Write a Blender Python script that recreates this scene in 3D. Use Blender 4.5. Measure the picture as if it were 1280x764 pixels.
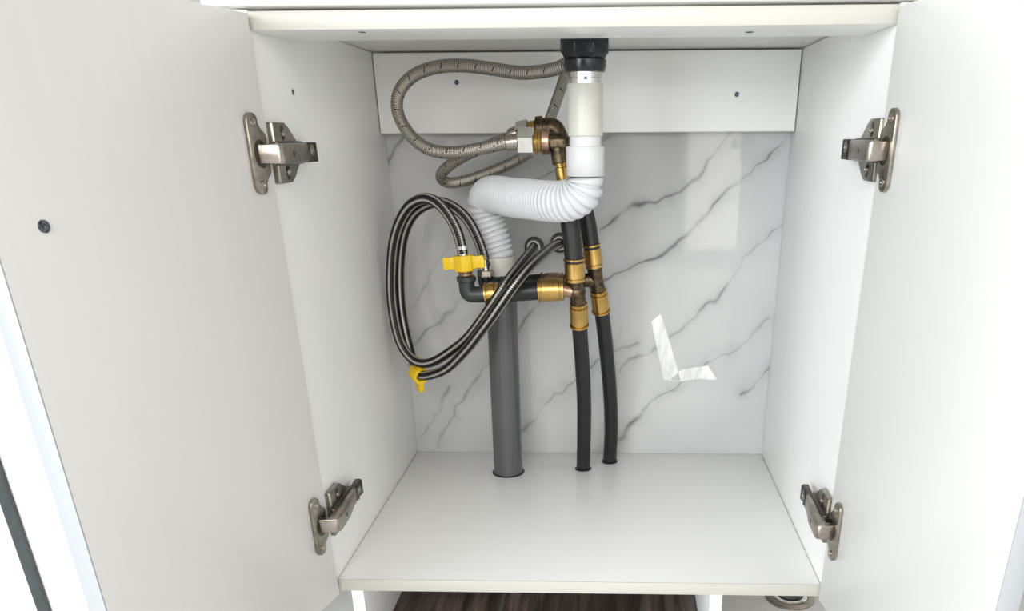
import bpy, bmesh, math, random
import numpy as np
from mathutils import Vector, Matrix

for o in list(bpy.data.objects):
    bpy.data.objects.remove(o, do_unlink=True)
scene = bpy.context.scene
COL = scene.collection
R = math.radians

# ------------------------------------------------------------------ camera
def camera():
    pitch, yaw, roll = -0.4363, -0.0345, -0.0058
    f = Vector((math.sin(yaw)*math.cos(pitch), math.cos(yaw)*math.cos(pitch), math.sin(pitch)))
    r = Vector((math.cos(yaw), -math.sin(yaw), 0))
    u = r.cross(f)
    r2 = r*math.cos(roll) + u*math.sin(roll)
    u2 = u*math.cos(roll) - r*math.sin(roll)
    cd = bpy.data.cameras.new('camera')
    cam = bpy.data.objects.new('camera', cd)
    COL.objects.link(cam)
    m = Matrix((r2, u2, -f)).transposed().to_4x4()
    m.translation = Vector((0.0412, -0.8056, 0.4703))
    cam.matrix_world = m
    cd.sensor_width = 36
    cd.sensor_fit = 'HORIZONTAL'
    cd.lens = 998.5232/1280*36
    cd.shift_x = (640-735.0407)/1280
    cd.shift_y = (636.2551-382)/1280
    cd.clip_start = 0.01
    scene.camera = cam
camera()

# ------------------------------------------------------------------ light
scene.view_settings.view_transform = 'Standard'
scene.view_settings.look = 'None'
scene.view_settings.gamma = 1
scene.view_settings.use_curve_mapping = False
scene.view_settings.exposure = -0.26

world = bpy.data.worlds.new('world')
scene.world = world
world.use_nodes = True
bg = world.node_tree.nodes['Background']
bg.inputs[0].default_value = (1.0, 0.985, 0.955, 1)
bg.inputs[1].default_value = 0.30

def area(name, loc, target, size, size_y, power, colour):
    ld = bpy.data.lights.new(name, 'AREA')
    ld.shape = 'RECTANGLE'; ld.size = size; ld.size_y = size_y
    ld.energy = power; ld.color = colour
    o = bpy.data.objects.new(name, ld)
    COL.objects.link(o)
    o.location = loc
    o.rotation_euler = (Vector(target)-Vector(loc)).to_track_quat('-Z', 'Y').to_euler()
    return o
# unseen daylight behind the camera: two side windows, plus added centre and high fill
area('front_area_light', (-2.10, -2.60, 0.80), (-2.10+1.2, 0.0, 0.64), 1.9, 1.80, 122, (0.88, 0.95, 1.0))
area('front_area_light', (-0.34, -3.00, 1.31), (-0.34, 0.0, 1.31), 1.46, 1.38, 56, (1.0, 0.99, 0.97))  # added fill between the side windows, brightens rail and shelf
area('front_area_light', (1.71, -3.00, 0.80), (1.71, 0.0, 0.80), 2.58, 1.80, 58, (1.0, 0.975, 0.935))
area('high_fill_light', (-0.25, -2.60, 2.05), (0.0, 0.2, 0.1), 1.7, 1.0, 10, (1.0, 0.99, 0.97))  # added overhead fill, lights the shelf so it bounces upward
scene.cycles.max_bounces = 16
scene.cycles.diffuse_bounces = 10
scene.cycles.glossy_bounces = 6

# ------------------------------------------------------------------ measured centre lines (metres)
PATH_STEEL_FRONT = [(-0.0808, 0.262, 0.4652), (-0.1005, 0.262, 0.4626), (-0.1255, 0.263, 0.4574), (-0.1609, 0.266, 0.453), (-0.1912, 0.27, 0.4576), (-0.2139, 0.276, 0.4738), (-0.2276, 0.282, 0.4988), (-0.2243, 0.286, 0.5208), (-0.2063, 0.288, 0.538), (-0.177, 0.287, 0.5471), (-0.1424, 0.284, 0.5483), (-0.1083, 0.28, 0.5444), (-0.0743, 0.275, 0.5396), (-0.045, 0.268, 0.5407), (-0.0256, 0.262, 0.5442), (-0.0114, 0.262, 0.5523), (-0.0029, 0.264, 0.5638), (-0.0, 0.265, 0.5752)]
PATH_STEEL_REAR = [(-0.0779, 0.302, 0.475), (-0.1007, 0.304, 0.4678), (-0.1273, 0.308, 0.4587), (-0.1544, 0.312, 0.4484), (-0.1772, 0.318, 0.436), (-0.1892, 0.326, 0.4252), (-0.1861, 0.334, 0.417), (-0.1704, 0.341, 0.4156), (-0.141, 0.349, 0.4231), (-0.1085, 0.352, 0.4347), (-0.0812, 0.352, 0.4473), (-0.0592, 0.35, 0.4636), (-0.0456, 0.346, 0.49), (-0.0353, 0.34, 0.5129), (-0.0273, 0.333, 0.5306), (-0.0217, 0.326, 0.5451), (-0.0161, 0.32, 0.5603), (-0.0137, 0.315, 0.5751)]
PATH_BLK_A = [(-0.157, 0.262, 0.3343), (-0.1571, 0.262, 0.3461), (-0.1612, 0.263, 0.3626), (-0.1716, 0.266, 0.3816), (-0.186, 0.272, 0.3955), (-0.2037, 0.28, 0.3998), (-0.2244, 0.29, 0.3914), (-0.2423, 0.299, 0.3711), (-0.2554, 0.305, 0.3433), (-0.2634, 0.309, 0.3096), (-0.2675, 0.31, 0.2742), (-0.2666, 0.309, 0.2392), (-0.2611, 0.306, 0.2096), (-0.2496, 0.302, 0.1901), (-0.2331, 0.296, 0.1813), (-0.2106, 0.288, 0.1858), (-0.1802, 0.278, 0.2053), (-0.1573, 0.268, 0.2242), (-0.131, 0.251, 0.2556), (-0.1127, 0.243, 0.2799), (-0.0989, 0.248, 0.2993), (-0.089, 0.275, 0.3113), (-0.0829, 0.32, 0.3184), (-0.0794, 0.375, 0.3219), (-0.0776, 0.418, 0.3244)]
PATH_BLK_B = [(-0.1324, 0.298, 0.3142), (-0.1348, 0.298, 0.3286), (-0.1402, 0.299, 0.3468), (-0.1519, 0.302, 0.3696), (-0.1684, 0.306, 0.3852), (-0.1889, 0.311, 0.3928), (-0.2096, 0.317, 0.3894), (-0.2293, 0.323, 0.377), (-0.2447, 0.328, 0.3541), (-0.2543, 0.331, 0.3224), (-0.2593, 0.332, 0.2879), (-0.2606, 0.331, 0.2516), (-0.2574, 0.328, 0.2194), (-0.2523, 0.324, 0.1927), (-0.247, 0.318, 0.1732), (-0.2369, 0.305, 0.1627), (-0.2201, 0.292, 0.1651), (-0.1894, 0.275, 0.1802), (-0.1549, 0.25, 0.2143), (-0.1355, 0.238, 0.2374), (-0.1172, 0.23, 0.2599), (-0.1, 0.226, 0.283), (-0.084, 0.228, 0.3035), (-0.0704, 0.25, 0.318), (-0.058, 0.3, 0.3262), (-0.0496, 0.36, 0.3292), (-0.0399, 0.418, 0.3288)]
PATH_TRAP = [(0.005, 0.2, 0.427), (0.0049, 0.2, 0.4201), (0.0011, 0.201, 0.4113), (-0.0096, 0.206, 0.4031), (-0.0255, 0.216, 0.3998), (-0.0462, 0.233, 0.3996), (-0.0677, 0.253, 0.4002), (-0.0905, 0.277, 0.4005), (-0.11, 0.302, 0.4019), (-0.1244, 0.322, 0.4007), (-0.1329, 0.333, 0.394), (-0.135, 0.3355, 0.3828), (-0.1306, 0.3355, 0.3655), (-0.124, 0.3355, 0.3458), (-0.1185, 0.3355, 0.3259), (-0.1177, 0.3355, 0.3195)]
PATH_SUP1_LOW = [(-0.0059, 0.3508, 0.0), (-0.0037, 0.338, 0.0652), (-0.0028, 0.325, 0.1195), (-0.0041, 0.309, 0.1717), (-0.0055, 0.295, 0.2094), (-0.0069, 0.283, 0.2396)]
PATH_SUP1_UP = [(-0.0125, 0.262, 0.3162), (-0.0141, 0.262, 0.3508), (-0.0187, 0.262, 0.3872), (-0.0224, 0.262, 0.4041)]
PATH_SUP1_KEY = [(-0.0069, 0.283, 0.2363), (-0.0072, 0.272, 0.2705), (-0.0089, 0.266, 0.2851), (-0.0108, 0.264, 0.2987), (-0.0118, 0.262, 0.3291), (-0.0224, 0.262, 0.4041), (-0.0276, 0.262, 0.4417), (-0.0292, 0.262, 0.4623)]
PATH_SUP1_BRANCH = [(-0.0255, 0.263, 0.2887), (-0.0601, 0.262, 0.2878), (-0.1098, 0.262, 0.2847), (-0.13, 0.262, 0.2827), (-0.149, 0.262, 0.2826)]
PATH_SUP1_ELBOW = [(-0.1522, 0.262, 0.2837), (-0.1527, 0.262, 0.3062), (-0.1548, 0.262, 0.3213)]
PATH_SUP2_LOW = [(0.0351, 0.3821, -0.0), (0.0373, 0.371, 0.0538), (0.0358, 0.358, 0.1094), (0.032, 0.344, 0.1625), (0.0273, 0.329, 0.2129), (0.0229, 0.317, 0.2512)]
PATH_SUP2_KEY = [(0.0224, 0.317, 0.249), (0.0187, 0.306, 0.2814), (0.0156, 0.301, 0.2949), (0.0135, 0.299, 0.3108), (0.0093, 0.298, 0.3416), (0.0052, 0.298, 0.3666), (-0.0149, 0.298, 0.4294), (-0.0324, 0.3, 0.4729), (-0.0373, 0.3, 0.4802)]
PATH_SUP2_BRANCH = [(0.0124, 0.299, 0.2942), (-0.0329, 0.298, 0.2933), (-0.0763, 0.298, 0.2912), (-0.1198, 0.298, 0.2891), (-0.135, 0.298, 0.2891)]
PATH_SUP2_ELBOW = [(-0.1349, 0.298, 0.2912), (-0.1328, 0.298, 0.308)]
PATH_NUT1 = [(-0.0155, 0.262, 0.4622), (-0.0408, 0.262, 0.465), (-0.0496, 0.262, 0.465), (-0.0584, 0.262, 0.4651), (-0.0779, 0.262, 0.4652), (-0.0858, 0.262, 0.4643)]
PATH_NUT2 = [(-0.0242, 0.3, 0.4819), (-0.0493, 0.3, 0.4803), (-0.0574, 0.3, 0.4794), (-0.0655, 0.3, 0.4776), (-0.083, 0.302, 0.475)]
PATH_DRAIN = [(0.006, 0.2, 0.5696), (0.0058, 0.2, 0.549), (0.0057, 0.2, 0.5366), (0.0056, 0.2, 0.5241), (0.0053, 0.2, 0.4725), (0.0052, 0.2, 0.4601), (0.005, 0.2, 0.4287)]
PATH_CUFF = [(-0.1174, 0.3355, 0.3259), (-0.1177, 0.3355, 0.3195), (-0.119, 0.3355, 0.2949), (-0.1194, 0.3355, 0.2873)]
PATH_GREY = [(-0.1212, 0.3355, -0.0108), (-0.1179, 0.3355, 0.2949)]
PATH_HOLES = [(-0.0778, 0.42, 0.3242), (-0.04, 0.42, 0.3297)]
PATH_TAPEA = [(0.0968, 0.42, 0.2144), (0.111, 0.42, 0.2264), (0.1273, 0.42, 0.1801), (0.1458, 0.42, 0.122), (0.1182, 0.42, 0.1232), (0.108, 0.42, 0.1676)]
PATH_TAPEB = [(0.127, 0.42, 0.1219), (0.1462, 0.42, 0.1399), (0.1684, 0.42, 0.1438), (0.1869, 0.42, 0.1464), (0.2032, 0.42, 0.1235), (0.1669, 0.42, 0.1247), (0.1458, 0.42, 0.1207)]
PATH_WING1 = [(-0.181, 0.262, 0.3203), (-0.1266, 0.262, 0.3223), (-0.1541, 0.262, 0.3313), (-0.1556, 0.262, 0.3102)]
PATH_WING2 = [(-0.2506, 0.31, 0.1648), (-0.2207, 0.31, 0.1495), (-0.2436, 0.31, 0.1291), (-0.2442, 0.31, 0.1589)]
VEINS = [(1.0, [(0.0199, 0.3463), (0.059, 0.3714), (0.0908, 0.3864), (0.1292, 0.398), (0.1597, 0.4221), (0.192, 0.4589), (0.206, 0.4799)]), (1.0, [(0.0008, 0.262), (0.0271, 0.276), (0.0603, 0.2899), (0.1035, 0.3115), (0.1542, 0.3527), (0.1995, 0.3978), (0.2469, 0.4383), (0.2749, 0.4695)]), (0.7, [(0.049, 0.1358), (0.1433, 0.2059), (0.1895, 0.2468), (0.2267, 0.2921), (0.25, 0.3215), (0.2796, 0.3524), (0.2994, 0.3708)]), (0.9, [(0.0256, 0.0004), (0.0502, 0.0242), (0.0994, 0.0773), (0.1238, 0.1063), (0.1746, 0.1438), (0.2352, 0.1791), (0.2791, 0.2194)]), (0.6, [(0.1238, 0.1063), (0.145, 0.1116), (0.1754, 0.1298), (0.1935, 0.1401)]), (0.8, [(0.2439, 0.0964), (0.2631, 0.1224), (0.2823, 0.1442), (0.297, 0.1581)]), (0.75, [(-0.1244, 0.0286), (-0.1081, 0.0424), (-0.0498, 0.0951), (-0.019, 0.1162), (0.0189, 0.1548), (0.0804, 0.1862)]), (0.7, [(-0.2762, 0.0207), (-0.2373, 0.0756), (-0.2207, 0.1049)]), (0.85, [(-0.2505, 0.0125), (-0.2123, 0.0797), (-0.1816, 0.1155), (-0.1555, 0.1479), (-0.1169, 0.192), (-0.0872, 0.2286), (-0.0709, 0.2406), (-0.0291, 0.2737)]), (0.8, [(-0.2819, 0.1602), (-0.2507, 0.1979), (-0.2186, 0.2249), (-0.194, 0.2418), (-0.1496, 0.269), (-0.1001, 0.2992)]), (0.5, [(-0.2883, 0.2187), (-0.2605, 0.2501), (-0.2439, 0.2714), (-0.2299, 0.2924), (-0.2059, 0.3221)]), (0.9, [(-0.2916, 0.4271), (-0.2708, 0.4499), (-0.2642, 0.4581), (-0.2475, 0.4774)]), (0.8, [(-0.1556, 0.3665), (-0.0889, 0.4051), (-0.0575, 0.4219), (-0.0322, 0.4374), (0.0297, 0.4688)]), (0.3, [(0.0437, 0.1674), (0.0509, 0.1861), (0.058, 0.207)])]

# ------------------------------------------------------------------ helpers
WORLD = {}            # world location of every object built (translation only)

def tag(o, label=None, cat=None, group=None, kind=None):
    if label: o['label'] = label
    if cat: o['category'] = cat
    if group: o['group'] = group
    if kind: o['kind'] = kind
    return o

def place(o, parent, world_loc):
    COL.objects.link(o)
    w = Vector(world_loc)
    WORLD[o.name] = w
    if parent is not None:
        o.parent = parent
        o.location = w - WORLD[parent.name]
    else:
        o.location = w
    return o

def thing(name, label, cat, loc, group=None):
    o = bpy.data.objects.new(name, None)
    o.empty_display_size = 0.02
    place(o, None, loc)
    return tag(o, label, cat, group)

def finish(name, bm, material, parent=None, smooth=True, angle=35, bevel=0.0, segs=2, origin=None):
    """bmesh given in world coordinates -> one mesh object with its origin at its own centre"""
    bmesh.ops.remove_doubles(bm, verts=bm.verts, dist=1e-6)
    bmesh.ops.recalc_face_normals(bm, faces=bm.faces)
    if bevel > 0:
        es = [e for e in bm.edges if len(e.link_faces) == 2 and e.calc_face_angle(0) > R(25)]
        bmesh.ops.bevel(bm, geom=es, offset=bevel, segments=segs, profile=0.5, affect='EDGES', clamp_overlap=True)
        bmesh.ops.recalc_face_normals(bm, faces=bm.faces)
    lo = Vector([min(v.co[i] for v in bm.verts) for i in range(3)])
    hi = Vector([max(v.co[i] for v in bm.verts) for i in range(3)])
    c = Vector(origin) if origin is not None else Vector(((lo.x+hi.x)/2, (lo.y+hi.y)/2, lo.z))
    for v in bm.verts:
        v.co -= c
    if smooth:
        for f in bm.faces: f.smooth = True
        for e in bm.edges:
            if len(e.link_faces) == 2 and e.calc_face_angle(0) > R(angle): e.smooth = False
    me = bpy.data.meshes.new(name)
    bm.to_mesh(me); bm.free()
    me.materials.append(material)
    o = bpy.data.objects.new(name, me)
    return place(o, parent, c)

def add_box(bm, lo, hi):
    r = bmesh.ops.create_cube(bm, size=1)
    for v in r['verts']:
        v.co = Vector([lo[i] + (v.co[i]+0.5)*(hi[i]-lo[i]) for i in range(3)])
    return r['verts']

def box(name, lo, hi, material, parent=None, bevel=0.0008, segs=2):
    bm = bmesh.new(); add_box(bm, lo, hi)
    return finish(name, bm, material, parent, bevel=bevel, segs=segs)

def add_prism(bm, pts0, pts1):
    a = [bm.verts.new(p) for p in pts0]; b = [bm.verts.new(p) for p in pts1]
    n = len(a)
    bm.faces.new(a); bm.faces.new(list(reversed(b)))
    for i in range(n):
        bm.faces.new((a[i], b[i], b[(i+1) % n], a[(i+1) % n]))

def frame(axis):
    w = Vector(axis).normalized()
    t = Vector((0, 0, 1)) if abs(w.z) < 0.9 else Vector((0, 1, 0))
    u = t.cross(w).normalized()
    return u, w.cross(u), w

def add_lathe(bm, p0, axis, profile, n=32, phase=0.0, ribs=0, rib=0.0):
    """profile = [(distance along axis, radius)], closed with caps"""
    u, v, w = frame(axis)
    p0 = Vector(p0); rings = []
    for t, r in profile:
        ring = []
        for k in range(n):
            a = 2*math.pi*k/n + phase
            rr = r + (rib*(1 if k % 2 else 0) if ribs else 0)
            ring.append(bm.verts.new(p0 + w*t + u*(rr*math.cos(a)) + v*(rr*math.sin(a))))
        rings.append(ring)
    for a, b in zip(rings, rings[1:]):
        for k in range(n):
            bm.faces.new((a[k], a[(k+1) % n], b[(k+1) % n], b[k]))
    bm.faces.new(rings[0]); bm.faces.new(list(reversed(rings[-1])))

def lathe(name, p0, axis, profile, material, parent=None, n=32, phase=0.0, angle=35, ribs=0, rib=0.0, bevel=0):
    bm = bmesh.new()
    add_lathe(bm, p0, axis, profile, n, phase, ribs, rib)
    return finish(name, bm, material, parent, angle=angle, bevel=bevel)

def ring_part(name, c, axis, r0, r1, h, material, parent, n=32):
    """a washer with a real hole"""
    u, v, w = frame(axis); c = Vector(c); bm = bmesh.new(); L = []
    prof = [(0, r0), (0, r1), (h*0.7, r1), (h, r1-(r1-r0)*0.3), (h, r0)]
    for k in range(n):
        a = 2*math.pi*k/n
        L.append([bm.verts.new(c + w*t + (u*math.cos(a)+v*math.sin(a))*r) for t, r in prof])
    m = len(prof)
    for k in range(n):
        for i in range(m):
            bm.faces.new((L[k][i], L[k][(i+1) % m], L[(k+1) % n][(i+1) % m], L[(k+1) % n][i]))
    return finish(name, bm, material, parent)

def resample(pts, step):
    P = [Vector(p) for p in pts]
    P = [P[0]*2-P[1]] + P + [P[-1]*2-P[-2]]
    dense = []
    for i in range(1, len(P)-2):
        p0, p1, p2, p3 = P[i-1:i+3]
        for k in range(40):
            t = k/40
            dense.append(0.5*((2*p1)+(p2-p0)*t+(2*p0-5*p1+4*p2-p3)*t*t+(3*p1-p0-3*p2+p3)*t**3))
    dense.append(P[-2])
    for _ in range(60):          # relax kinks
        dense = [dense[0]] + [(dense[i-1]+dense[i]*2+dense[i+1])/4 for i in range(1, len(dense)-1)] + [dense[-1]]
    s = [0.0]
    for a, b in zip(dense, dense[1:]): s.append(s[-1]+(b-a).length)
    n = max(2, int(s[-1]/step)); out = []; j = 0
    for i in range(n+1):
        t = s[-1]*i/n
        while j < len(s)-2 and s[j+1] < t: j += 1
        f = (t-s[j])/max(1e-9, s[j+1]-s[j])
        out.append(dense[j].lerp(dense[j+1], min(1, f)))
    return out, s[-1]

def tube(name, pts, radius, material, parent=None, n=20, step=0.003):
    """swept tube with u round the girth and v in metres along the length; radius may be a function of length"""
    C, L = resample(pts, step)
    m = len(C)
    T = [(C[min(i+1, m-1)]-C[max(i-1, 0)]).normalized() for i in range(m)]
    u = frame(T[0])[0]
    o0 = Vector(((min(c.x for c in C)+max(c.x for c in C))/2, (min(c.y for c in C)+max(c.y for c in C))/2, min(c.z for c in C)))
    verts = []; s = 0.0; S = []
    for i in range(m):
        if i:
            s += (C[i]-C[i-1]).length
            u = (u - T[i]*u.dot(T[i])).normalized()
        w = T[i].cross(u)
        r = radius(s, L) if callable(radius) else radius
        S.append(s)
        for k in range(n):
            a = 2*math.pi*k/n
            verts.append(C[i]+u*(r*math.cos(a))+w*(r*math.sin(a))-o0)
    faces = []; uv = []
    for i in range(m-1):
        for k in range(n):
            k2 = (k+1) % n
            faces.append((i*n+k, i*n+k2, (i+1)*n+k2, (i+1)*n+k))
            uv += [(k/n, S[i]), ((k+1)/n, S[i]), ((k+1)/n, S[i+1]), (k/n, S[i+1])]
    faces.append(tuple(reversed(range(n)))); uv += [(0, 0)]*n
    faces.append(tuple((m-1)*n+k for k in range(n))); uv += [(0, 0)]*n
    me = bpy.data.meshes.new(name)
    me.from_pydata([tuple(v) for v in verts], [], faces)
    lay = me.uv_layers.new(name='UVMap')
    for i, q in enumerate(uv): lay.data[i].uv = q
    for p in me.polygons: p.use_smooth = len(p.vertices) == 4
    me.materials.append(material)
    return place(bpy.data.objects.new(name, me), parent, o0)

# ------------------------------------------------------------------ materials
class NT:
    def __init__(self, name):
        self.m = bpy.data.materials.new(name); self.m.use_nodes = True
        self.t = self.m.node_tree; self.b = self.t.nodes['Principled BSDF']
    def n(self, kind, **kw):
        x = self.t.nodes.new(kind)
        for k, v in kw.items(): setattr(x, k, v)
        return x
    def l(self, a, b): self.t.links.new(a, b)
    def val(self, sock, v):
        if hasattr(v, 'is_output'): self.l(v, sock)
        else: sock.default_value = v
    def math(self, op, a, b=0.0, c=0.0):
        x = self.n('ShaderNodeMath', operation=op)
        self.val(x.inputs[0], a); self.val(x.inputs[1], b); self.val(x.inputs[2], c)
        return x.outputs[0]
    def mix(self, f, a, b):
        x = self.n('ShaderNodeMix', data_type='RGBA')
        self.val(x.inputs[0], f); self.val(x.inputs[6], a); self.val(x.inputs[7], b)
        return x.outputs[2]
    def noise(self, scale, detail=3, vec=None, rough=0.5):
        x = self.n('ShaderNodeTexNoise'); x.inputs['Scale'].default_value = scale
        x.inputs['Detail'].default_value = detail; x.inputs['Roughness'].default_value = rough
        if vec is not None: self.l(vec, x.inputs['Vector'])
        return x.outputs['Fac']
    def coord(self, scale=(1, 1, 1), kind='Object'):
        c = self.n('ShaderNodeTexCoord'); mp = self.n('ShaderNodeMapping')
        mp.inputs['Scale'].default_value = scale
        self.l(c.outputs[kind], mp.inputs['Vector']); return mp.outputs[0]
    def ramp(self, f, a, b):
        x = self.n('ShaderNodeMapRange'); self.val(x.inputs['Value'], f)
        x.inputs['From Min'].default_value = a; x.inputs['From Max'].default_value = b
        x.interpolation_type = 'SMOOTHSTEP'
        return x.outputs['Result']
    def bump(self, h, strength, dist=0.001):
        x = self.n('ShaderNodeBump'); x.inputs['Strength'].default_value = strength
        x.inputs['Distance'].default_value = dist
        self.l(h, x.inputs['Height']); self.l(x.outputs[0], self.b.inputs['Normal'])
    def setup(self, color=None, rough=0.5, metal=0.0, spec=0.5):
        if color is not None: self.val(self.b.inputs['Base Color'], color)
        self.val(self.b.inputs['Roughness'], rough); self.b.inputs['Metallic'].default_value = metal
        self.b.inputs['Specular IOR Level'].default_value = spec
        return self.m

def rgb(r, g, b): return (r, g, b, 1)

def m_board(name, col, rough=0.33, grain=(70, 70, 2.2)):
    t = NT(name); f = t.noise(1.0, 4, t.coord(grain))
    dark = tuple(c*0.988 for c in col)
    t.setup(t.mix(t.ramp(f, 0.35, 0.65), rgb(*dark), rgb(*col)), rough)
    t.bump(f, 0.015, 0.0004)
    return t.m
def m_metal(name, a, b, rough, scale=90, metal=1.0):
    t = NT(name); f = t.noise(scale, 4, t.coord())
    t.setup(t.mix(t.ramp(f, 0.35, 0.68), rgb(*a), rgb(*b)), t.math('MULTIPLY_ADD', f, 0.25, rough-0.12), metal)
    return t.m
def m_plastic(name, col, rough=0.4, var=0.9, scale=60):
    t = NT(name); f = t.noise(scale, 3, t.coord())
    t.setup(t.mix(t.ramp(f, 0.3, 0.7), rgb(*[c*var for c in col]), rgb(*col)), rough)
    return t.m

WHITE = m_board('white_melamine', (0.87, 0.868, 0.852))
WHITE_H = m_board('white_melamine_across', (0.87, 0.868, 0.852), grain=(2.2, 70, 70))
DOORW = m_board('door_melamine', (0.785, 0.775, 0.752))
DOOREDGE = m_board('cool_white_edge_band', (0.45, 0.47, 0.49))
EDGE = m_board('cream_edge_band', (0.53, 0.52, 0.468), 0.4, (3, 60, 60))
COUNTER = m_plastic('white_ceramic_top', (0.90, 0.895, 0.865), 0.2, 0.98, 8)
NICKEL = m_metal('nickel_plate', (0.29, 0.262, 0.225), (0.42, 0.385, 0.335), 0.31)
NICKEL_DARK_SHADE = m_metal('dark_nickel_shade', (0.09, 0.08, 0.068), (0.17, 0.15, 0.13), 0.42)  # darker fittings, also the shade inside slots and cup painted as colour
NICKEL_BRIGHT = m_metal('nickel_bright', (0.40, 0.355, 0.31), (0.50, 0.45, 0.40), 0.30)
CHROME = m_metal('chrome', (0.72, 0.70, 0.66), (0.82, 0.80, 0.77), 0.16)
BRASS = m_metal('yellow_brass', (0.50, 0.315, 0.095), (0.62, 0.41, 0.14), 0.30, 35)
BRASS_DARK = m_metal('tarnished_brass', (0.06, 0.048, 0.034), (0.17, 0.125, 0.075), 0.42, 130)
BRASS_PINK = m_metal('copper_brass', (0.38, 0.24, 0.17), (0.52, 0.36, 0.26), 0.32, 90)
RUBBER = m_plastic('black_rubber', (0.010, 0.010, 0.011), 0.40, 0.7)
BLACK = m_plastic('black_plastic', (0.009, 0.010, 0.014), 0.22, 0.7, 40)
ELBOW_GREEN = m_plastic('black_green_elbow', (0.035, 0.043, 0.042), 0.38, 0.6)
GREY_PVC = m_plastic('grey_pvc', (0.088, 0.089, 0.095), 0.20, 0.92, 20)
YELLOW = m_plastic('yellow_plastic', (0.78, 0.52, 0.008), 0.38, 0.92, 50)
CUFF = m_plastic('cream_rubber_cuff', (0.66, 0.65, 0.59), 0.5, 0.94)
SLEEVE = m_plastic('cream_white_plastic', (0.57, 0.565, 0.51), 0.32, 0.97)
WHITE_NUT = m_plastic('white_plastic', (0.63, 0.635, 0.64), 0.35, 0.97)
SCREW = m_metal('dark_screw', (0.06, 0.07, 0.08), (0.24, 0.27, 0.29), 0.35, 300)
HOLE = m_plastic('hole_dark', (0.03, 0.026, 0.02), 0.8)
WALLPAINT = m_plastic('white_wall', (0.86, 0.855, 0.845), 0.5, 0.98, 6)
DARKTRIM = m_plastic('dark_joint', (0.055, 0.066, 0.070), 0.4, 0.7, 30)
FLOORTILE = m_plastic('pale_grey_floor', (0.60, 0.595, 0.58), 0.35, 0.92, 14)

def m_corrugated():
    t = NT('white_corrugated_plastic')
    t.setup(rgb(0.64, 0.655, 0.675), 0.38)
    t.b.inputs['Subsurface Weight'].default_value = 0.12
    t.b.inputs['Subsurface Radius'].default_value = (0.004, 0.004, 0.004)
    f = t.noise(300, 2, t.coord()); t.bump(f, 0.05, 0.0005)
    return t.m
CORR = m_corrugated()

def m_braid(name, lo, hi, metal, rough, count, pitch, tracer=None, stripes=0):
    t = NT(name)
    uvn = t.n('ShaderNodeUVMap'); sep = t.n('ShaderNodeSeparateXYZ'); t.l(uvn.outputs[0], sep.inputs[0])
    u, v = sep.outputs[0], sep.outputs[1]
    a = t.math('MULTIPLY', u, 2*math.pi*count); b = t.math('MULTIPLY', v, 2*math.pi/pitch)
    w1 = t.math('SINE', t.math('ADD', a, b)); w2 = t.math('SINE', t.math('SUBTRACT', a, b))
    h = t.math('MULTIPLY_ADD', t.math('MULTIPLY', w1, w2), 0.5, 0.5)
    col = t.mix(t.ramp(h, 0.2, 0.75), rgb(*lo), rgb(*hi))
    if stripes:
        st_ = t.math('SINE', t.math('MULTIPLY', u, 2*math.pi*stripes))
        col = t.mix(t.ramp(st_, -0.25, 0.35), rgb(0.006, 0.006, 0.006), col)
    if tracer:
        fr = t.math('FRACT', t.math('ADD', t.math('MULTIPLY', v, 1/tracer), t.math('MULTIPLY', u, 0.8)))
        line = t.math('LESS_THAN', fr, 0.055)
        gate = t.math('LESS_THAN', t.math('FRACT', t.math('MULTIPLY_ADD', u, 4.0, 0.1)), 0.62)
        col = t.mix(t.math('MULTIPLY', line, gate), col, rgb(0.012, 0.011, 0.01))
    t.setup(col, rough, metal)
    t.bump(h, 0.5, 0.0006)
    return t.m
STEEL_BRAID = m_braid('steel_braid', (0.12, 0.106, 0.09), (0.46, 0.425, 0.375), 0.85, 0.36, 14, 0.0048, 0.0215)
BLACK_BRAID = m_braid('black_silver_braid', (0.006, 0.006, 0.006), (0.50, 0.48, 0.44), 0.45, 0.36, 5, 0.0050, None, 5)

def m_marble():
    t = NT('polished_marble')
    at = t.n('ShaderNodeAttribute', attribute_name='vein')
    cloud = t.noise(3.2, 4, t.coord())
    fine = t.noise(26, 5, t.coord())
    base = t.mix(t.ramp(cloud, 0.3, 0.7), rgb(0.45, 0.455, 0.457), rgb(0.54, 0.54, 0.537))
    base = t.mix(t.math('MULTIPLY', t.ramp(fine, 0.5, 0.8), 0.10), base, rgb(0.5, 0.5, 0.5))
    col = t.mix(at.outputs['Fac'], base, rgb(0.125, 0.125, 0.13))
    t.setup(col, 0.05, 0.0, 0.55)
    return t.m
MARBLE = m_marble()

def m_wood():
    t = NT('dark_wood')
    f = t.noise(1.0, 6, t.coord((60, 4, 60)), 0.65)
    g = t.noise(1.0, 4, t.coord((14, 3, 14)))
    c = t.mix(t.ramp(f, 0.35, 0.7), rgb(0.026, 0.019, 0.014), rgb(0.16, 0.125, 0.10))
    c = t.mix(t.math('MULTIPLY', t.ramp(g, 0.45, 0.7), 0.6), c, rgb(0.03, 0.02, 0.016))
    t.setup(c, 0.45); t.bump(f, 0.3, 0.001)
    return t.m
WOOD = m_wood()

# ------------------------------------------------------------------ the setting
GROUND = -0.12
W2 = 0.282            # half the clear width of the cabinet
BACK = 0.42           # face of the marble
TOP = 0.5735          # underside of the counter

wb = box('wall_back', (-1.7, BACK+0.008, GROUND), (1.7, BACK+0.10, 1.6), WALLPAINT, None, 0)
tag(wb, 'white wall behind the cabinet, faced with grey veined marble', kind='structure')

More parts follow.
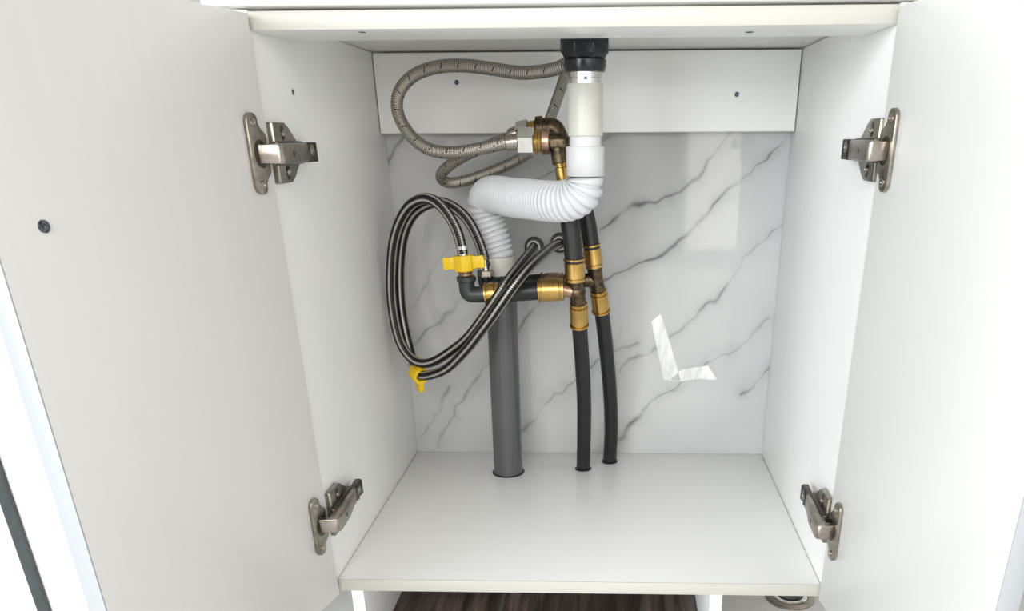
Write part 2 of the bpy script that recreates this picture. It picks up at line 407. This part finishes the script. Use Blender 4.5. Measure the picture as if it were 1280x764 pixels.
def marble_tile(x0, x1, z0, z1):
    nx, nz = int((x1-x0)/0.0016), int((z1-z0)/0.0016)
    xs = np.linspace(x0, x1, nx+1); zs = np.linspace(z0, z1, nz+1)
    X, Z = np.meshgrid(xs, zs)
    rng = np.random.default_rng(4)
    def vnoise(scale, seed):
        g = np.random.default_rng(seed).random((96, 96))
        a = (X-x0)*scale; b = (Z-z0)*scale
        i = np.floor(a).astype(int); j = np.floor(b).astype(int)
        fa = a-i; fb = b-j; fa = fa*fa*(3-2*fa); fb = fb*fb*(3-2*fb)
        i %= 95; j %= 95
        return (g[j, i]*(1-fa)+g[j, i+1]*fa)*(1-fb)+(g[j+1, i]*(1-fa)+g[j+1, i+1]*fa)*fb
    wx = (vnoise(30, 1)-.5)*0.010+(vnoise(85, 2)-.5)*0.006
    wz = (vnoise(30, 3)-.5)*0.010+(vnoise(85, 5)-.5)*0.006
    PX, PZ = X+wx, Z+wz
    vein = np.zeros_like(X)
    for k, (s, pl) in enumerate(VEINS):
        best = np.full_like(X, 9.0)
        for (ax, az), (bx, bz) in zip(pl, pl[1:]):
            dx, dz = bx-ax, bz-az
            t = np.clip(((PX-ax)*dx+(PZ-az)*dz)/(dx*dx+dz*dz), 0, 1)
            best = np.minimum(best, np.hypot(PX-ax-t*dx, PZ-az-t*dz))
        body = vnoise(22, 20+k); patch = vnoise(48, 60+k)
        w = 0.0011+0.0042*np.clip(body-.35, 0, 1)
        line = np.exp(-(best/w)**2)*(0.30+0.9*np.clip(patch-.25, 0, 1))
        halo = np.exp(-(best/0.012)**2)*0.26*patch
        vein = np.maximum(vein, np.clip(s*(line*0.85+halo), 0, 1))
    nvert = X.size
    front = np.stack([X.ravel(), np.full(nvert, BACK), Z.ravel()], 1)
    c = Vector(((x0+x1)/2, BACK, z0))
    co = (front-np.array(c)).tolist()
    faces = []
    W = nx+1
    for j in range(nz):
        r = j*W
        faces += [(r+i, r+i+1, r+W+i+1, r+W+i) for i in range(nx)]
    corner = [0, nx, nz*W+nx, nz*W]
    d = 0.007
    back = [(co[i][0], d, co[i][2]) for i in corner]
    b0 = len(co); co += back
    border = [list(range(0, nx+1)), [j*W+nx for j in range(nz+1)], [nz*W+i for i in range(nx, -1, -1)], [j*W for j in range(nz, -1, -1)]]
    for e, b in enumerate(border):
        faces.append(tuple(b + [b0+(e+1) % 4, b0+e])[::-1])
    faces.append((b0, b0+3, b0+2, b0+1)[::-1])
    me = bpy.data.meshes.new('tile')
    me.from_pydata(co, [], faces)
    at = me.attributes.new('vein', 'FLOAT', 'POINT')
    at.data.foreach_set('value', np.concatenate([vein.ravel(), np.zeros(4)]).astype(np.float32))
    me.materials.append(MARBLE)
    o = place(bpy.data.objects.new('tile', me), wb, c)
    return o
mt = marble_tile(-0.30, 0.30, -0.115, 0.565)
tag(mt, 'polished pale grey marble with dark diagonal veins')

fl = box('floor', (-1.8, -2.4, GROUND-0.05), (1.8, BACK+0.008, GROUND), FLOORTILE, None, 0)
tag(fl, kind='structure')
wl = box('wall_left', (-1.70, -0.004, GROUND), (-0.44, BACK+0.008, 1.6), WALLPAINT, None, 0.002)
tag(wl, kind='structure')
tr = box('trim_1', (-0.6500, -0.009, GROUND), (-0.6350, -0.004, 1.6), DARKTRIM, None, 0.001)
tag(tr, kind='structure')

# ------------------------------------------------------------------ the cabinet
cab = thing('vanity_cabinet', 'white under-sink cabinet with both doors open on nickel hinges', 'cabinet', (0, 0.2, GROUND))
T = 0.015
for s in (-1, 1):
    lo, hi = sorted((s*W2, s*(W2+T)))
    box('side_panel', (lo, 0.0, -T-0.0005), (hi, BACK-0.0012, TOP-0.0012), WHITE, cab)
sh = box('bottom_shelf', (-W2+0.0006, 0.0008, -T), (W2-0.0006, BACK-0.0015, 0.0), WHITE_H, cab)
box('edge_strip', (-W2+0.0006, 0.0, -T), (W2-0.0006, 0.0010, 0.0003), EDGE, sh, 0.0003)
st = box('front_stretcher', (-W2+0.0004, 0.0008, 0.5565), (W2-0.0004, 0.0888, 0.5712), WHITE_H, cab)
box('edge_strip', (-W2+0.0004, 0.0, 0.5565), (W2-0.0004, 0.0010, 0.5712), EDGE, st, 0.0003)
rl = box('back_rail', (-W2+0.0012, BACK-0.0285, 0.4755), (W2-0.0014, BACK-0.0125, 0.5712), WHITE_H, cab)
box('edge_strip', (-W2+0.0012, BACK-0.0285, 0.4748), (W2-0.0014, BACK-0.0125, 0.4757), EDGE, rl, 0.0002)
for x in (-0.2690, 0.1560):
    box('plinth_board', (x, 0.004, GROUND), (x+0.0145, 0.40, -T-0.0005), WHITE, cab)

# screws and drilled holes that show as dots
def dot(name, p, axis, r, h, material, parent):
    return lathe(name, p, axis, [(-0.0012, r*0.9), (0, r), (h*0.6, r), (h, r*0.7), (h*0.75, r*0.25)], material, parent, n=14, angle=20)
side_l = [o for o in cab.children if o.name.startswith('side_panel')][0]
dot('screw', (-W2, 0.0833, 0.5121), (1, 0, 0), 0.0027, 0.0009, SCREW, side_l)
dot('screw', (-0.1716, BACK-0.0285, 0.5365), (0, -1, 0), 0.0031, 0.0010, SCREW, rl)
dot('screw', (0.2003, BACK-0.0285, 0.5199), (0, -1, 0), 0.0031, 0.0010, SCREW, rl)
dot('screw_hole', (-0.1877, 0.0192, 0.5565), (0, 0, -1), 0.0034, 0.0004, HOLE, st)
dot('screw_hole', (0.1627, 0.0485, 0.5565), (0, 0, -1), 0.0040, 0.0004, HOLE, st)

# doors, swung past the right angle
DOOR = {-1: R(14.6), 1: R(9.0)}
def door_axes(s):
    a = DOOR[s]
    h = Vector((s*0.279, -0.0065, 0)); d = Vector((s*math.sin(a), -math.cos(a), 0)); n = Vector((-s*math.cos(a), -math.sin(a), 0))
    return h, d, n
DOOR_OBJ = {}
for s in (-1, 1):
    h, d, n = door_axes(s); wd = 0.290; th = 0.018
    z0, z1 = -0.0165, 0.5690
    bm = bmesh.new()
    q = [h, h+d*wd, h+d*wd-n*th, h-n*th]
    add_prism(bm, [p+Vector((0, 0, z0)) for p in q], [p+Vector((0, 0, z1)) for p in q])
    DOOR_OBJ[s] = finish('door', bm, DOORW, cab, bevel=0.0010)
    bm = bmesh.new()
    q = [h+d*wd, h+d*(wd+0.0010), h+d*(wd+0.0010)-n*th, h+d*wd-n*th]
    add_prism(bm, [p+Vector((0, 0, z0)) for p in q], [p+Vector((0, 0, z1)) for p in q])
    finish('edge_strip', bm, DOOREDGE, DOOR_OBJ[s], bevel=0.0003)
h, d, n = door_axes(-1)
dot('screw', h+d*0.2529+Vector((0, 0, 0.4175)), n, 0.0043, 0.0016, SCREW, DOOR_OBJ[-1])

# hinges
def hinge(s, zc, dy):
    a0 = DOOR[s]; h, d, n = door_axes(s); Z = Vector((0, 0, 1))
    def P(a, y, z): return Vector((s*(W2-a), y+dy, z+zc))       # a = distance out of the side panel
    def Q(t, k, z): return h + d*t + n*k + Vector((0, 0, z+zc)) # on the door: along, out of the face, up
    up = [(0.0015, 0.0265), (0.032, 0.0265), (0.041, 0.0225), (0.060, 0.0090)]
    poly = up + [(y, -z) for y, z in reversed(up)]
    bm = bmesh.new()
    add_prism(bm, [P(0.0, y, z) for y, z in poly], [P(0.0065, y, z) for y, z in poly])
    hg = finish('hinge', bm, NICKEL, cab, bevel=0.0014)
    tag(hg, 'nickel plated concealed hinge')
    # each slot as an oval with its hollow's shade painted dark, and its screw
    for sg in (-1, 1):
        bm = bmesh.new()
        pts = []
        for k in range(20):
            an = 2*math.pi*k/20
            pts.append((0.0225+0.0050*math.cos(an), sg*0.0175+0.0065*math.sin(an)))
        add_prism(bm, [P(0.0060, y, z) for y, z in pts], [P(0.0069, y, z) for y, z in pts])
        finish('slot', bm, NICKEL_DARK_SHADE, hg)
        p = P(0.0066, 0.0225, sg*0.0165)
        lathe('screw', p, (-s, 0, 0), [(0, 0.0036), (0.0012, 0.0036), (0.0020, 0.0028), (0.0020, 0.0014), (0.0010, 0.0008)], NICKEL_BRIGHT, hg, n=16)
    # channel under the arm
    bm = bmesh.new()
    add_prism(bm, [P(0.006, y, z) for y, z in ((-0.004, -0.0105), (0.062, -0.0105), (0.062, 0.0105), (-0.004, 0.0105))],
                  [P(0.0115, y, z) for y, z in ((-0.004, -0.0095), (0.060, -0.0095), (0.060, 0.0095), (-0.004, 0.0095))])
    finish('channel', bm, NICKEL_DARK_SHADE, hg, bevel=0.0010)
    # arm running into the cabinet: side profile (y, a)
    prof = [(-0.0235, 0.0105), (-0.0235, 0.0205), (-0.020, 0.0225), (0.016, 0.0215), (0.040, 0.0180), (0.058, 0.0165), (0.058, 0.0100)]
    bm = bmesh.new()
    add_prism(bm, [P(a, y, -0.0085) for y, a in prof], [P(a, y, 0.0085) for y, a in prof])
    arm = finish('hinge_arm', bm, NICKEL, hg, bevel=0.0014)
    # clip at the inner end with its lever and cam screw
    prof = [(0.0580, 0.0085), (0.0575, 0.0150), (0.066, 0.0170), (0.074, 0.0150), (0.084, 0.0165), (0.0875, 0.0135), (0.0865, 0.0070)]
    bm = bmesh.new()
    add_prism(bm, [P(a, y, -0.0092) for y, a in prof], [P(a, y, 0.0092) for y, a in prof])
    finish('clip', bm, NICKEL_DARK_SHADE, hg, bevel=0.0010)
    lathe('screw', P(0.0145, 0.0685, 0.002), (-s, 0, 0), [(0, 0.0050), (0.0022, 0.0050), (0.0032, 0.0040), (0.0032, 0.0016), (0.0018, 0.0010)], NICKEL, hg, n=18)
    lathe('screw', P(0.0205, 0.004, 0.0), (-s, 0, 0), [(0, 0.0030), (0.0012, 0.0030), (0.0016, 0.0022)], NICKEL_DARK_SHADE, hg, n=16)
    # bright link from the arm to the door cup
    bm = bmesh.new()
    e = Q(0.0185, 0.0, 0)
    a_door = W2 - s*e.x
    prof = [(a_door-0.001, e.y-dy-0.0045), (0.0190, -0.0262), (0.0222, -0.0235), (0.0222, -0.0175), (a_door+0.001, e.y-dy+0.0045)]
    add_prism(bm, [P(a, y, -0.0080) for a, y in prof], [P(a, y, 0.0080) for a, y in prof])
    finish('link', bm, NICKEL_BRIGHT, hg, bevel=0.0012)
    # winged cup plate screwed to the door
    half = [(0.0310, 0.0), (0.0310, 0.0270), (0.0290, 0.0315), (0.0250, 0.0338), (0.0195, 0.0338), (0.0160, 0.0310), (0.0152, 0.0245), (0.0125, 0.0205), (0.0080, 0.0175), (0.0058, 0.0125), (0.0070, 0.0095)]
    poly = half + [(t, -z) for t, z in reversed(half[1:])]
    bm = bmesh.new()
    add_prism(bm, [Q(t, 0.0, z) for t, z in poly], [Q(t, 0.0042, z) for t, z in poly])
    wp = finish('wing_plate', bm, NICKEL, hg, bevel=0.0011)
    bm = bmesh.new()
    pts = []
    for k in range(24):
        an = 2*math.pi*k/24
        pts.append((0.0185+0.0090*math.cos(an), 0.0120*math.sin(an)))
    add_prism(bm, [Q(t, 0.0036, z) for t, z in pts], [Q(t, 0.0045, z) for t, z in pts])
    finish('hinge_cup', bm, NICKEL_DARK_SHADE, hg)  # cup hollow as a flat disc, its shade put into the colour
    for sg in (-1, 1):
        lathe('screw', Q(0.0228, 0.0040, sg*0.0258), n, [(0, 0.0034), (0.0010, 0.0034), (0.0016, 0.0026), (0.0016, 0.0012), (0.0008, 0.0007)], NICKEL_BRIGHT, hg, n=16)
for s, zc, dy in ((-1, 0.4575, 0.0), (1, 0.4575, -0.010), (-1, 0.0830, 0.0), (1, 0.0830, -0.006)):
    hinge(s, zc, dy)

# ------------------------------------------------------------------ counter on top
def counter():
    bm = bmesh.new()
    x, y0, y1, z0, z1 = 0.318, -0.010, BACK-0.0005, TOP, TOP+0.045
    vs = add_box(bm, (-x, y0, z0), (x, y1, z1))
    bm.faces.ensure_lookup_table()
    top = max(bm.faces, key=lambda f: f.calc_center_median().z)
    bmesh.ops.inset_region(bm, faces=[top], thickness=0.055)
    bmesh.ops.inset_region(bm, faces=[top], thickness=0.022, depth=-0.030)
    c = finish('countertop', bm, COUNTER, None, bevel=0.0025, segs=3, origin=(0, 0.2, TOP))
    tag(c, 'white washbasin top resting on the cabinet, only its underside and lower edge showing', 'countertop')
counter()

# ------------------------------------------------------------------ board and floor drain below
bd = box('wooden_board', (-0.2535, 0.006, GROUND), (0.1550, 0.39, GROUND+0.012), WOOD, None, 0.001)
tag(bd, 'dark brown wooden board on the ground under the cabinet', 'board')
fd = thing('floor_drain', 'round metal floor drain with black centre in the floor at bottom right', 'drain', (0.291, 0.170, GROUND))
c = Vector((0.291, 0.170, GROUND))
ring_part('outer_ring', c, (0, 0, 1), 0.025, 0.034, 0.003, NICKEL, fd)
ring_part('inner_ring', c, (0, 0, 1), 0.0185, 0.0240, 0.005, CHROME, fd)
lathe('rubber_centre', c, (0, 0, 1), [(0, 0.0180), (0.0035, 0.0180), (0.0060, 0.0150), (0.0050, 0.004)], BLACK, fd, n=28)

# ------------------------------------------------------------------ basin drain
dr = thing('sink_drain', 'black plastic drain nut with chrome tailpiece under the counter', 'drain', (0.0056, 0.2, 0.522))
dx, dy_ = 0.0058, 0.2
def dlathe(name, prof, material, parent, **k):
    z0 = prof[0][0]
    return lathe(name, (dx, dy_, z0), (0, 0, 1), [(z-z0, r) for z, r in prof], material, parent, **k)
nut = dlathe('lock_nut', [(0.5465, 0.0225), (0.5480, 0.0240), (0.5525, 0.0268), (0.5560, 0.0272), (0.5734, 0.0272)], BLACK, dr, n=8, phase=R(22.5), angle=20, bevel=0.0006)
for k in range(8):
    a = R(45*k+22.5)
    p = Vector((dx+0.0262*math.cos(a), dy_+0.0262*math.sin(a), 0.5528))
    lathe('rib', p, (0, 0, 1), [(0, 0.0010), (0.0015, 0.0019), (0.0190, 0.0019), (0.0200, 0.0012)], BLACK, nut, n=10)
dlathe('lower_ring', [(0.5345, 0.0205), (0.5352, 0.0222), (0.5400, 0.0236), (0.5465, 0.0238), (0.5478, 0.0225)], BLACK, dr, n=36)
dlathe('tailpiece', [(0.5150, 0.0183), (0.5290, 0.0183), (0.5294, 0.0188), (0.5350, 0.0188)], CHROME, dr, n=40)
bm = bmesh.new(); add_box(bm, (dx-0.0005, dy_-0.0193, 0.5265), (dx+0.0035, dy_-0.0180, 0.5300))
finish('square_mark', bm, SCREW, dr)

# ------------------------------------------------------------------ white flexible waste hose
wh = thing('waste_hose', 'white corrugated waste hose bending from the basin drain back to the grey pipe', 'hose', (0.005, 0.2, 0.32))
dlathe('inlet_sleeve', [(0.4700, 0.0188), (0.4715, 0.0200), (0.5215, 0.0203), (0.5235, 0.0196)], SLEEVE, wh, n=40)
dlathe('neck', [(0.4570, 0.0182), (0.4720, 0.0182)], WHITE_NUT, wh, n=40)
dlathe('coupling_nut', [(0.4285, 0.0200), (0.4295, 0.0214), (0.4590, 0.0218), (0.4602, 0.0208)], WHITE_NUT, wh, n=48, ribs=1, rib=0.0005, angle=60)
def corr_profile():
    cache = {}
    def pitch(s, L):
        t = s/L
        if t < 0.20: return 0.0068
        if t < 0.28: return 0.0068-(t-0.20)/0.08*0.0026
        if t < 0.60: return 0.0042
        if t < 0.72: return 0.0042+(t-0.60)/0.12*0.0026
        return 0.0068
    def rad(s, L):
        if 'tab' not in cache:
            ph = 0.0; tab = []; ds = 0.0002
            for i in range(int(L/ds)+3):
                tab.append((ph, pitch(i*ds, L))); ph += ds/pitch(i*ds, L)
            cache['tab'] = tab
        p, pt = cache['tab'][min(len(cache['tab'])-1, int(s/0.0002))]
        amp = 0.0022 if pt < 0.0050 else 0.0030
        base = 0.0236
        t = s/L
        if t < 0.06: base = 0.0205+0.0031*t/0.06
        if t > 0.74: base = 0.0236-(t-0.74)/0.26*0.0035
        return base - amp*(1-abs(math.sin(math.pi*p)))**1.6*1.5
    return rad
tube('corrugated_hose', PATH_TRAP, corr_profile(), CORR, wh, n=40, step=0.00055)
cz = Vector((-0.1180, 0.3355, 0.0))
lathe('outlet_cuff', cz+Vector((0, 0, 0.2900)), (0, 0, 1), [(0, 0.0195), (0.001, 0.0206), (0.028, 0.0220), (0.0310, 0.0215), (0.0315, 0.0175)], CUFF, wh, n=40)

# grey waste pipe
gp = thing('waste_pipe', 'grey plastic waste pipe standing in the cabinet floor', 'pipe', (-0.1200, 0.3355, 0.0))
bm = bmesh.new()
add_lathe(bm, (-0.1212, 0.3355, 0.0005), Vector((0.0032, 0, 0.2955)), [(0, 0.0220), (0.293, 0.0216)], 48)
finish('pipe', bm, GREY_PVC, gp)
ring_part('floor_ring', (-0.1212, 0.3355, 0.0), (0, 0, 1), 0.0222, 0.0248, 0.0012, RUBBER, gp, 40)

# ------------------------------------------------------------------ supply pipes with brass fittings
def V3(p): return Vector(p)
def fitting(name, p0, p1, r, material, parent, style='sleeve', n=36):
    p0, p1 = V3(p0), V3(p1); L = (p1-p0).length; ph = 0.0
    if style == 'sleeve':
        f = 0.0030
        prof = [(0, r-0.0026), (0.0006, r-0.0008), (f+0.0010, r-0.0006), (f+0.0016, r-0.0019), (f+0.0028, r-0.0019), (f+0.0034, r-0.0002),
                (L-f-0.0034, r-0.0002), (L-f-0.0026, r-0.0017), (L-f-0.0004, r-0.0017), (L-f+0.0002, r+0.0008), (L-0.0008, r+0.0008), (L, r-0.0018)]
    elif style == 'hex':
        prof = [(0, r*0.90), (0.0012, r), (L-0.0012, r), (L, r*0.90)]; n = 6; ph = R(14)
    elif style == 'thread':
        k = max(3, int(L/0.0018)); prof = []
        for i in range(k+1): prof.append((L*i/k, r if i % 2 else r-0.0009))
    else:
        prof = [(0, r-0.0008), (0.0008, r), (L-0.0008, r), (L, r-0.0008)]
    return lathe(name, p0, p1-p0, prof, material, parent, n=n, angle=30, phase=ph)

# front pipe
s1 = thing('supply_pipe', 'front black supply pipe with brass tee and green-black elbow under the yellow wing nut', 'pipe', PATH_SUP1_LOW[0], 'black supply pipes')
tube('lower_pipe', PATH_SUP1_LOW, 0.0105, RUBBER, s1, n=28)
ring_part('floor_ring', PATH_SUP1_LOW[0], (0, 0, 1), 0.0107, 0.0128, 0.0014, RUBBER, s1)
K = [V3(p) for p in PATH_SUP1_KEY]
fitting('brass_sleeve', K[1], K[0], 0.0125, BRASS, s1)
tube('tee_body', [K[1]+(K[0]-K[1])*0.08, K[2], K[3]+(K[4]-K[3])*0.08], 0.0102, BRASS_DARK, s1, n=24)
bm = bmesh.new(); bmesh.ops.create_uvsphere(bm, u_segments=20, v_segments=12, radius=0.0118)
for v in bm.verts: v.co = v.co + K[2]
finish('tee_boss', bm, BRASS_DARK, s1)
fitting('brass_sleeve', K[3], K[4], 0.0135, BRASS, s1)
tube('upper_pipe', [K[4]-(K[4]-K[3])*0.3, (-0.0137, 0.262, 0.3508), (-0.0180, 0.262, 0.3820), (-0.0218, 0.262, 0.4041)], 0.0121, RUBBER, s1, n=28)
fitting('brass_ferrule', (-0.0215, 0.262, 0.4020), (-0.0272, 0.262, 0.4420), 0.0082, BRASS, s1)
B = [V3(p) for p in PATH_SUP1_BRANCH]
tube('tee_outlet', [K[2], (-0.020, 0.264, 0.2872), B[0]+Vector((-0.004, 0, 0))], 0.0090, BRASS_PINK, s1, n=20)
fitting('brass_sleeve', B[0], B[1], 0.0150, BRASS, s1)
tube('branch_pipe', [B[1]+Vector((0.004, 0, 0)), (-0.085, 0.262, 0.2862), B[2]+Vector((-0.002, 0, 0))], 0.0122, RUBBER, s1, n=28)
fitting('brass_sleeve', B[2], B[3], 0.0142, BRASS, s1)
tube('elbow', [B[3]+Vector((0.002, 0, 0)), (-0.1380, 0.262, 0.2826), (-0.1475, 0.262, 0.2826), (-0.1515, 0.262, 0.2845), (-0.1530, 0.262, 0.2890), (-0.1530, 0.262, 0.2975), (-0.1530, 0.262, 0.3050)], 0.0104, ELBOW_GREEN, s1, n=28, step=0.0015)
lathe('elbow_collar', (-0.1530, 0.262, 0.2990), (0, 0, 1), [(0, 0.0108), (0.0010, 0.0126), (0.0060, 0.0128), (0.0070, 0.0118)], ELBOW_GREEN, s1, n=30)
fitting('brass_nipple', (-0.1532, 0.262, 0.3055), (-0.1540, 0.262, 0.3150), 0.0098, BRASS_PINK, s1, 'thread')
# top elbow with left-hand outlet
N = [V3(p) for p in PATH_NUT1]
tube('top_elbow', [(-0.0270, 0.262, 0.4405), (-0.0290, 0.262, 0.4540), (-0.0300, 0.262, 0.4610), (-0.0325, 0.262, 0.4645), (-0.0400, 0.262, 0.4652), (-0.0470, 0.262, 0.4652)], 0.0100, BRASS_DARK, s1, n=26, step=0.0015)
lathe('elbow_boss', (-0.0150, 0.262, 0.4630), (-1, 0, 0.02), [(0, 0.0070), (0.0005, 0.0090), (0.0040, 0.0095), (0.0045, 0.0118), (0.0230, 0.0112), (0.0240, 0.0090)], BRASS_DARK, s1, n=8, phase=R(22.5), bevel=0.0006)
fitting('elbow_collar', (-0.0400, 0.262, 0.4651), (-0.0490, 0.262, 0.4651), 0.0150, BRASS_PINK, s1, 'ring', 30)
fitting('brass_nipple', (-0.0488, 0.262, 0.4651), (-0.0590, 0.262, 0.4651), 0.0128, BRASS, s1, 'thread')

# rear pipe
s2 = thing('supply_pipe', 'rear black supply pipe with brass sleeves, nearer the right side and curving left', 'pipe', PATH_SUP2_LOW[0], 'black supply pipes')
tube('lower_pipe', PATH_SUP2_LOW, 0.0105, RUBBER, s2, n=28)
ring_part('floor_ring', PATH_SUP2_LOW[0], (0, 0, 1), 0.0107, 0.0128, 0.0014, RUBBER, s2)
K = [V3(p) for p in PATH_SUP2_KEY]
fitting('brass_sleeve', K[1], K[0], 0.0124, BRASS, s2)
tube('tee_body', [K[1]+(K[0]-K[1])*0.08, K[2], K[3]+(K[4]-K[3])*0.08], 0.0098, BRASS_DARK, s2, n=24)
fitting('brass_sleeve', K[3], K[4], 0.0122, BRASS, s2)
tube('upper_pipe', [K[4]-(K[4]-K[3])*0.3, K[5], (-0.0030, 0.298, 0.3980), K[6], (-0.0245, 0.299, 0.4540)], 0.0108, RUBBER, s2, n=28)
B = [V3(p) for p in PATH_SUP2_BRANCH]
tube('tee_outlet', [K[2], (-0.0060, 0.300, 0.2942), B[1]+Vector((0.003, 0, 0))], 0.0092, BRASS_DARK, s2, n=20)
fitting('brass_sleeve', B[1]+Vector((0.006, 0, 0)), B[1]+Vector((-0.026, 0, -0.001)), 0.0122, BRASS_PINK, s2)
tube('branch_pipe', [B[1]+Vector((-0.024, 0, -0.001)), B[2], B[3]+Vector((0.006, 0, 0))], 0.0110, RUBBER, s2, n=26)
tube('elbow', [B[3]+Vector((0.010, 0, 0)), (-0.1260, 0.298, 0.2889), (-0.1310, 0.298, 0.2900), (-0.1332, 0.298, 0.2940), (-0.1335, 0.298, 0.3010)], 0.0108, BLACK, s2, n=26, step=0.0015)
tube('top_elbow', [(-0.0240, 0.299, 0.4520), (-0.0300, 0.300, 0.4680), (-0.0335, 0.300, 0.4760), (-0.0370, 0.300, 0.4800), (-0.0440, 0.300, 0.4808), (-0.0540, 0.300, 0.4800)], 0.0112, BRASS_DARK, s2, n=26, step=0.0015)
fitting('elbow_collar', (-0.0500, 0.300, 0.4803), (-0.0590, 0.300, 0.4795), 0.0140, BRASS_DARK, s2, 'ring', 30)
fitting('brass_nipple', (-0.0588, 0.300, 0.4795), (-0.0680, 0.300, 0.4780), 0.0105, BRASS, s2, 'thread')

# ------------------------------------------------------------------ braided hoses
h1 = thing('braided_hose', 'steel braided hose in a wide open loop at the upper left', 'hose', PATH_STEEL_FRONT[0], 'steel braided hoses')
tube('hose', [V3(p) for p in PATH_STEEL_FRONT[:-1]]+[(0.0002, 0.2645, 0.5733)], 0.0074, STEEL_BRAID, h1, n=28, step=0.002)
fitting('hex_nut', (-0.0585, 0.262, 0.4651), (-0.0785, 0.262, 0.4652), 0.0166, CHROME, h1, 'hex')
fitting('ferrule', (-0.0780, 0.262, 0.4652), (-0.0930, 0.262, 0.4637), 0.0092, NICKEL_BRIGHT, h1, 'ring')
h2 = thing('braided_hose', 'steel braided hose with a tight bend behind, partly hidden by the white hose', 'hose', PATH_STEEL_REAR[0], 'steel braided hoses')
tube('hose', [V3(p) for p in PATH_STEEL_REAR[:-1]]+[(-0.0137, 0.3150, 0.5733)], 0.0070, STEEL_BRAID, h2, n=28, step=0.002)
fitting('hex_nut', (-0.0675, 0.300, 0.4783), (-0.0830, 0.302, 0.4752), 0.0128, CHROME, h2, 'hex')
fitting('ferrule', (-0.0825, 0.302, 0.4753), (-0.0930, 0.3035, 0.4715), 0.0084, NICKEL_BRIGHT, h2, 'ring')

b1 = thing('braided_hose', 'outer black braided hose from the yellow wing nut to the left wall hole', 'hose', (-0.157, 0.262, 0.331), 'black braided hoses')
tube('hose', [(-0.1552, 0.262, 0.3345)]+[V3(p) for p in PATH_BLK_A[1:]], 0.0068, BLACK_BRAID, b1, n=24, step=0.002)
lathe('ferrule', (-0.1541, 0.262, 0.3145), (-0.06, 0, 1), [(0, 0.0070), (0.0005, 0.0078), (0.0130, 0.0078), (0.0150, 0.0062), (0.0240, 0.0062), (0.0250, 0.0074), (0.0295, 0.0074), (0.0300, 0.0064)], CHROME, b1, n=26)
b2 = thing('braided_hose', 'inner black braided hose from the chrome end, kinked through the lower wing nut', 'hose', PATH_BLK_B[0], 'black braided hoses')
tube('hose', PATH_BLK_B, 0.0068, BLACK_BRAID, b2, n=24, step=0.002)
lathe('ferrule', (-0.1328, 0.298, 0.3080), (-0.1, 0, 1), [(0, 0.0066), (0.0005, 0.0076), (0.0140, 0.0076), (0.0150, 0.0066)], CHROME, b2, n=26)
fitting('hex_nut', (-0.1334, 0.298, 0.2985), (-0.1330, 0.298, 0.3090), 0.0112, NICKEL, b2, 'hex')

def wing_nut(label, c, axis, wing, tilt=0.0):
    """hexagonal yellow nut with two flat grips"""
    a = Vector(axis).normalized(); w = Vector(wing); w = (w-a*w.dot(a)).normalized(); t = a.cross(w); c = Vector(c)
    o = thing('wing_nut', label, 'wing nut', c, 'yellow wing nuts')
    bm = bmesh.new(); ri, ro, hh = 0.0080, 0.0132, 0.0098
    L = []
    for k in range(6):
        an = R(60*k+30)
        dv = w*math.cos(an)+t*math.sin(an)
        L.append([bm.verts.new(c+dv*r+a*z) for r, z in ((ri, -hh), (ro, -hh), (ro, hh), (ri, hh))])
    for k in range(6):
        for i in range(4):
            bm.faces.new((L[k][i], L[k][(i+1) % 4], L[(k+1) % 6][(i+1) % 4], L[(k+1) % 6][i]))
    finish('nut', bm, YELLOW, o, bevel=0.0007)
    for sg in (-1, 1):
        bm = bmesh.new()
        prof = [(0.0105, 0.0092), (0.0180, 0.0080), (0.0250, 0.0088), (0.0276, 0.0060), (0.0276, -0.0060), (0.0250, -0.0078), (0.0180, -0.0068), (0.0105, -0.0088)]
        add_prism(bm, [c+w*(sg*x)+a*z-t*0.0034 for x, z in prof], [c+w*(sg*x)+a*z+t*0.0034 for x, z in prof])
        finish('grip', bm, YELLOW, o, bevel=0.0014)
    return o
wing_nut('yellow plastic wing nut on the green-black elbow', (-0.1547, 0.262, 0.3225), (-0.06, 0, 1), (1, -0.05, 0.03))
wing_nut('yellow plastic wing nut hanging at the lowest bend of the black hoses', (-0.2400, 0.3085, 0.1620), (0.62, -0.74, -0.22), (-0.25, 0.15, 1))

# holes in the marble where the black hoses leave
for (p, side) in ((PATH_HOLES[0], 'left'), (PATH_HOLES[1], 'right')):
    g = thing('wall_grommet', 'black ring with cream collar in the %s hose hole of the marble' % side, 'grommet', (p[0], BACK, p[2]), 'hose hole rings')
    c = Vector((p[0], BACK, p[2]))
    ring_part('ring', c, (0, -1, 0), 0.0105, 0.0140, 0.0110, RUBBER, g)
    ring_part('collar', c, (0, -1, 0), 0.0075, 0.0103, 0.0150, CUFF, g)

# ------------------------------------------------------------------ scraps of film on the marble
def m_film():
    t = NT('white_film'); f = t.noise(60, 4, t.coord((1, 1, 0.25)))
    t.setup(rgb(0.93, 0.93, 0.92), 0.35)
    t.l(t.math('MULTIPLY_ADD', t.ramp(f, 0.25, 0.62), 0.55, 0.28), t.b.inputs['Alpha'])
    t.bump(f, 0.5, 0.002)
    return t.m
FILM = m_film()
def scrap(name, label, pts):
    bm = bmesh.new()
    add_prism(bm, [(x, BACK-0.0002, z) for x, y, z in pts], [(x, BACK-0.0009, z) for x, y, z in pts])
    o = finish(name, bm, FILM, None, bevel=0.0002)
    tag(o, label, 'tape', 'film scraps on the marble')
scrap('tape_scrap', 'upright strip of torn white film stuck to the marble', PATH_TAPEA)
scrap('tape_scrap', 'flat lying scrap of torn white film at the foot of the upright strip', PATH_TAPEB)
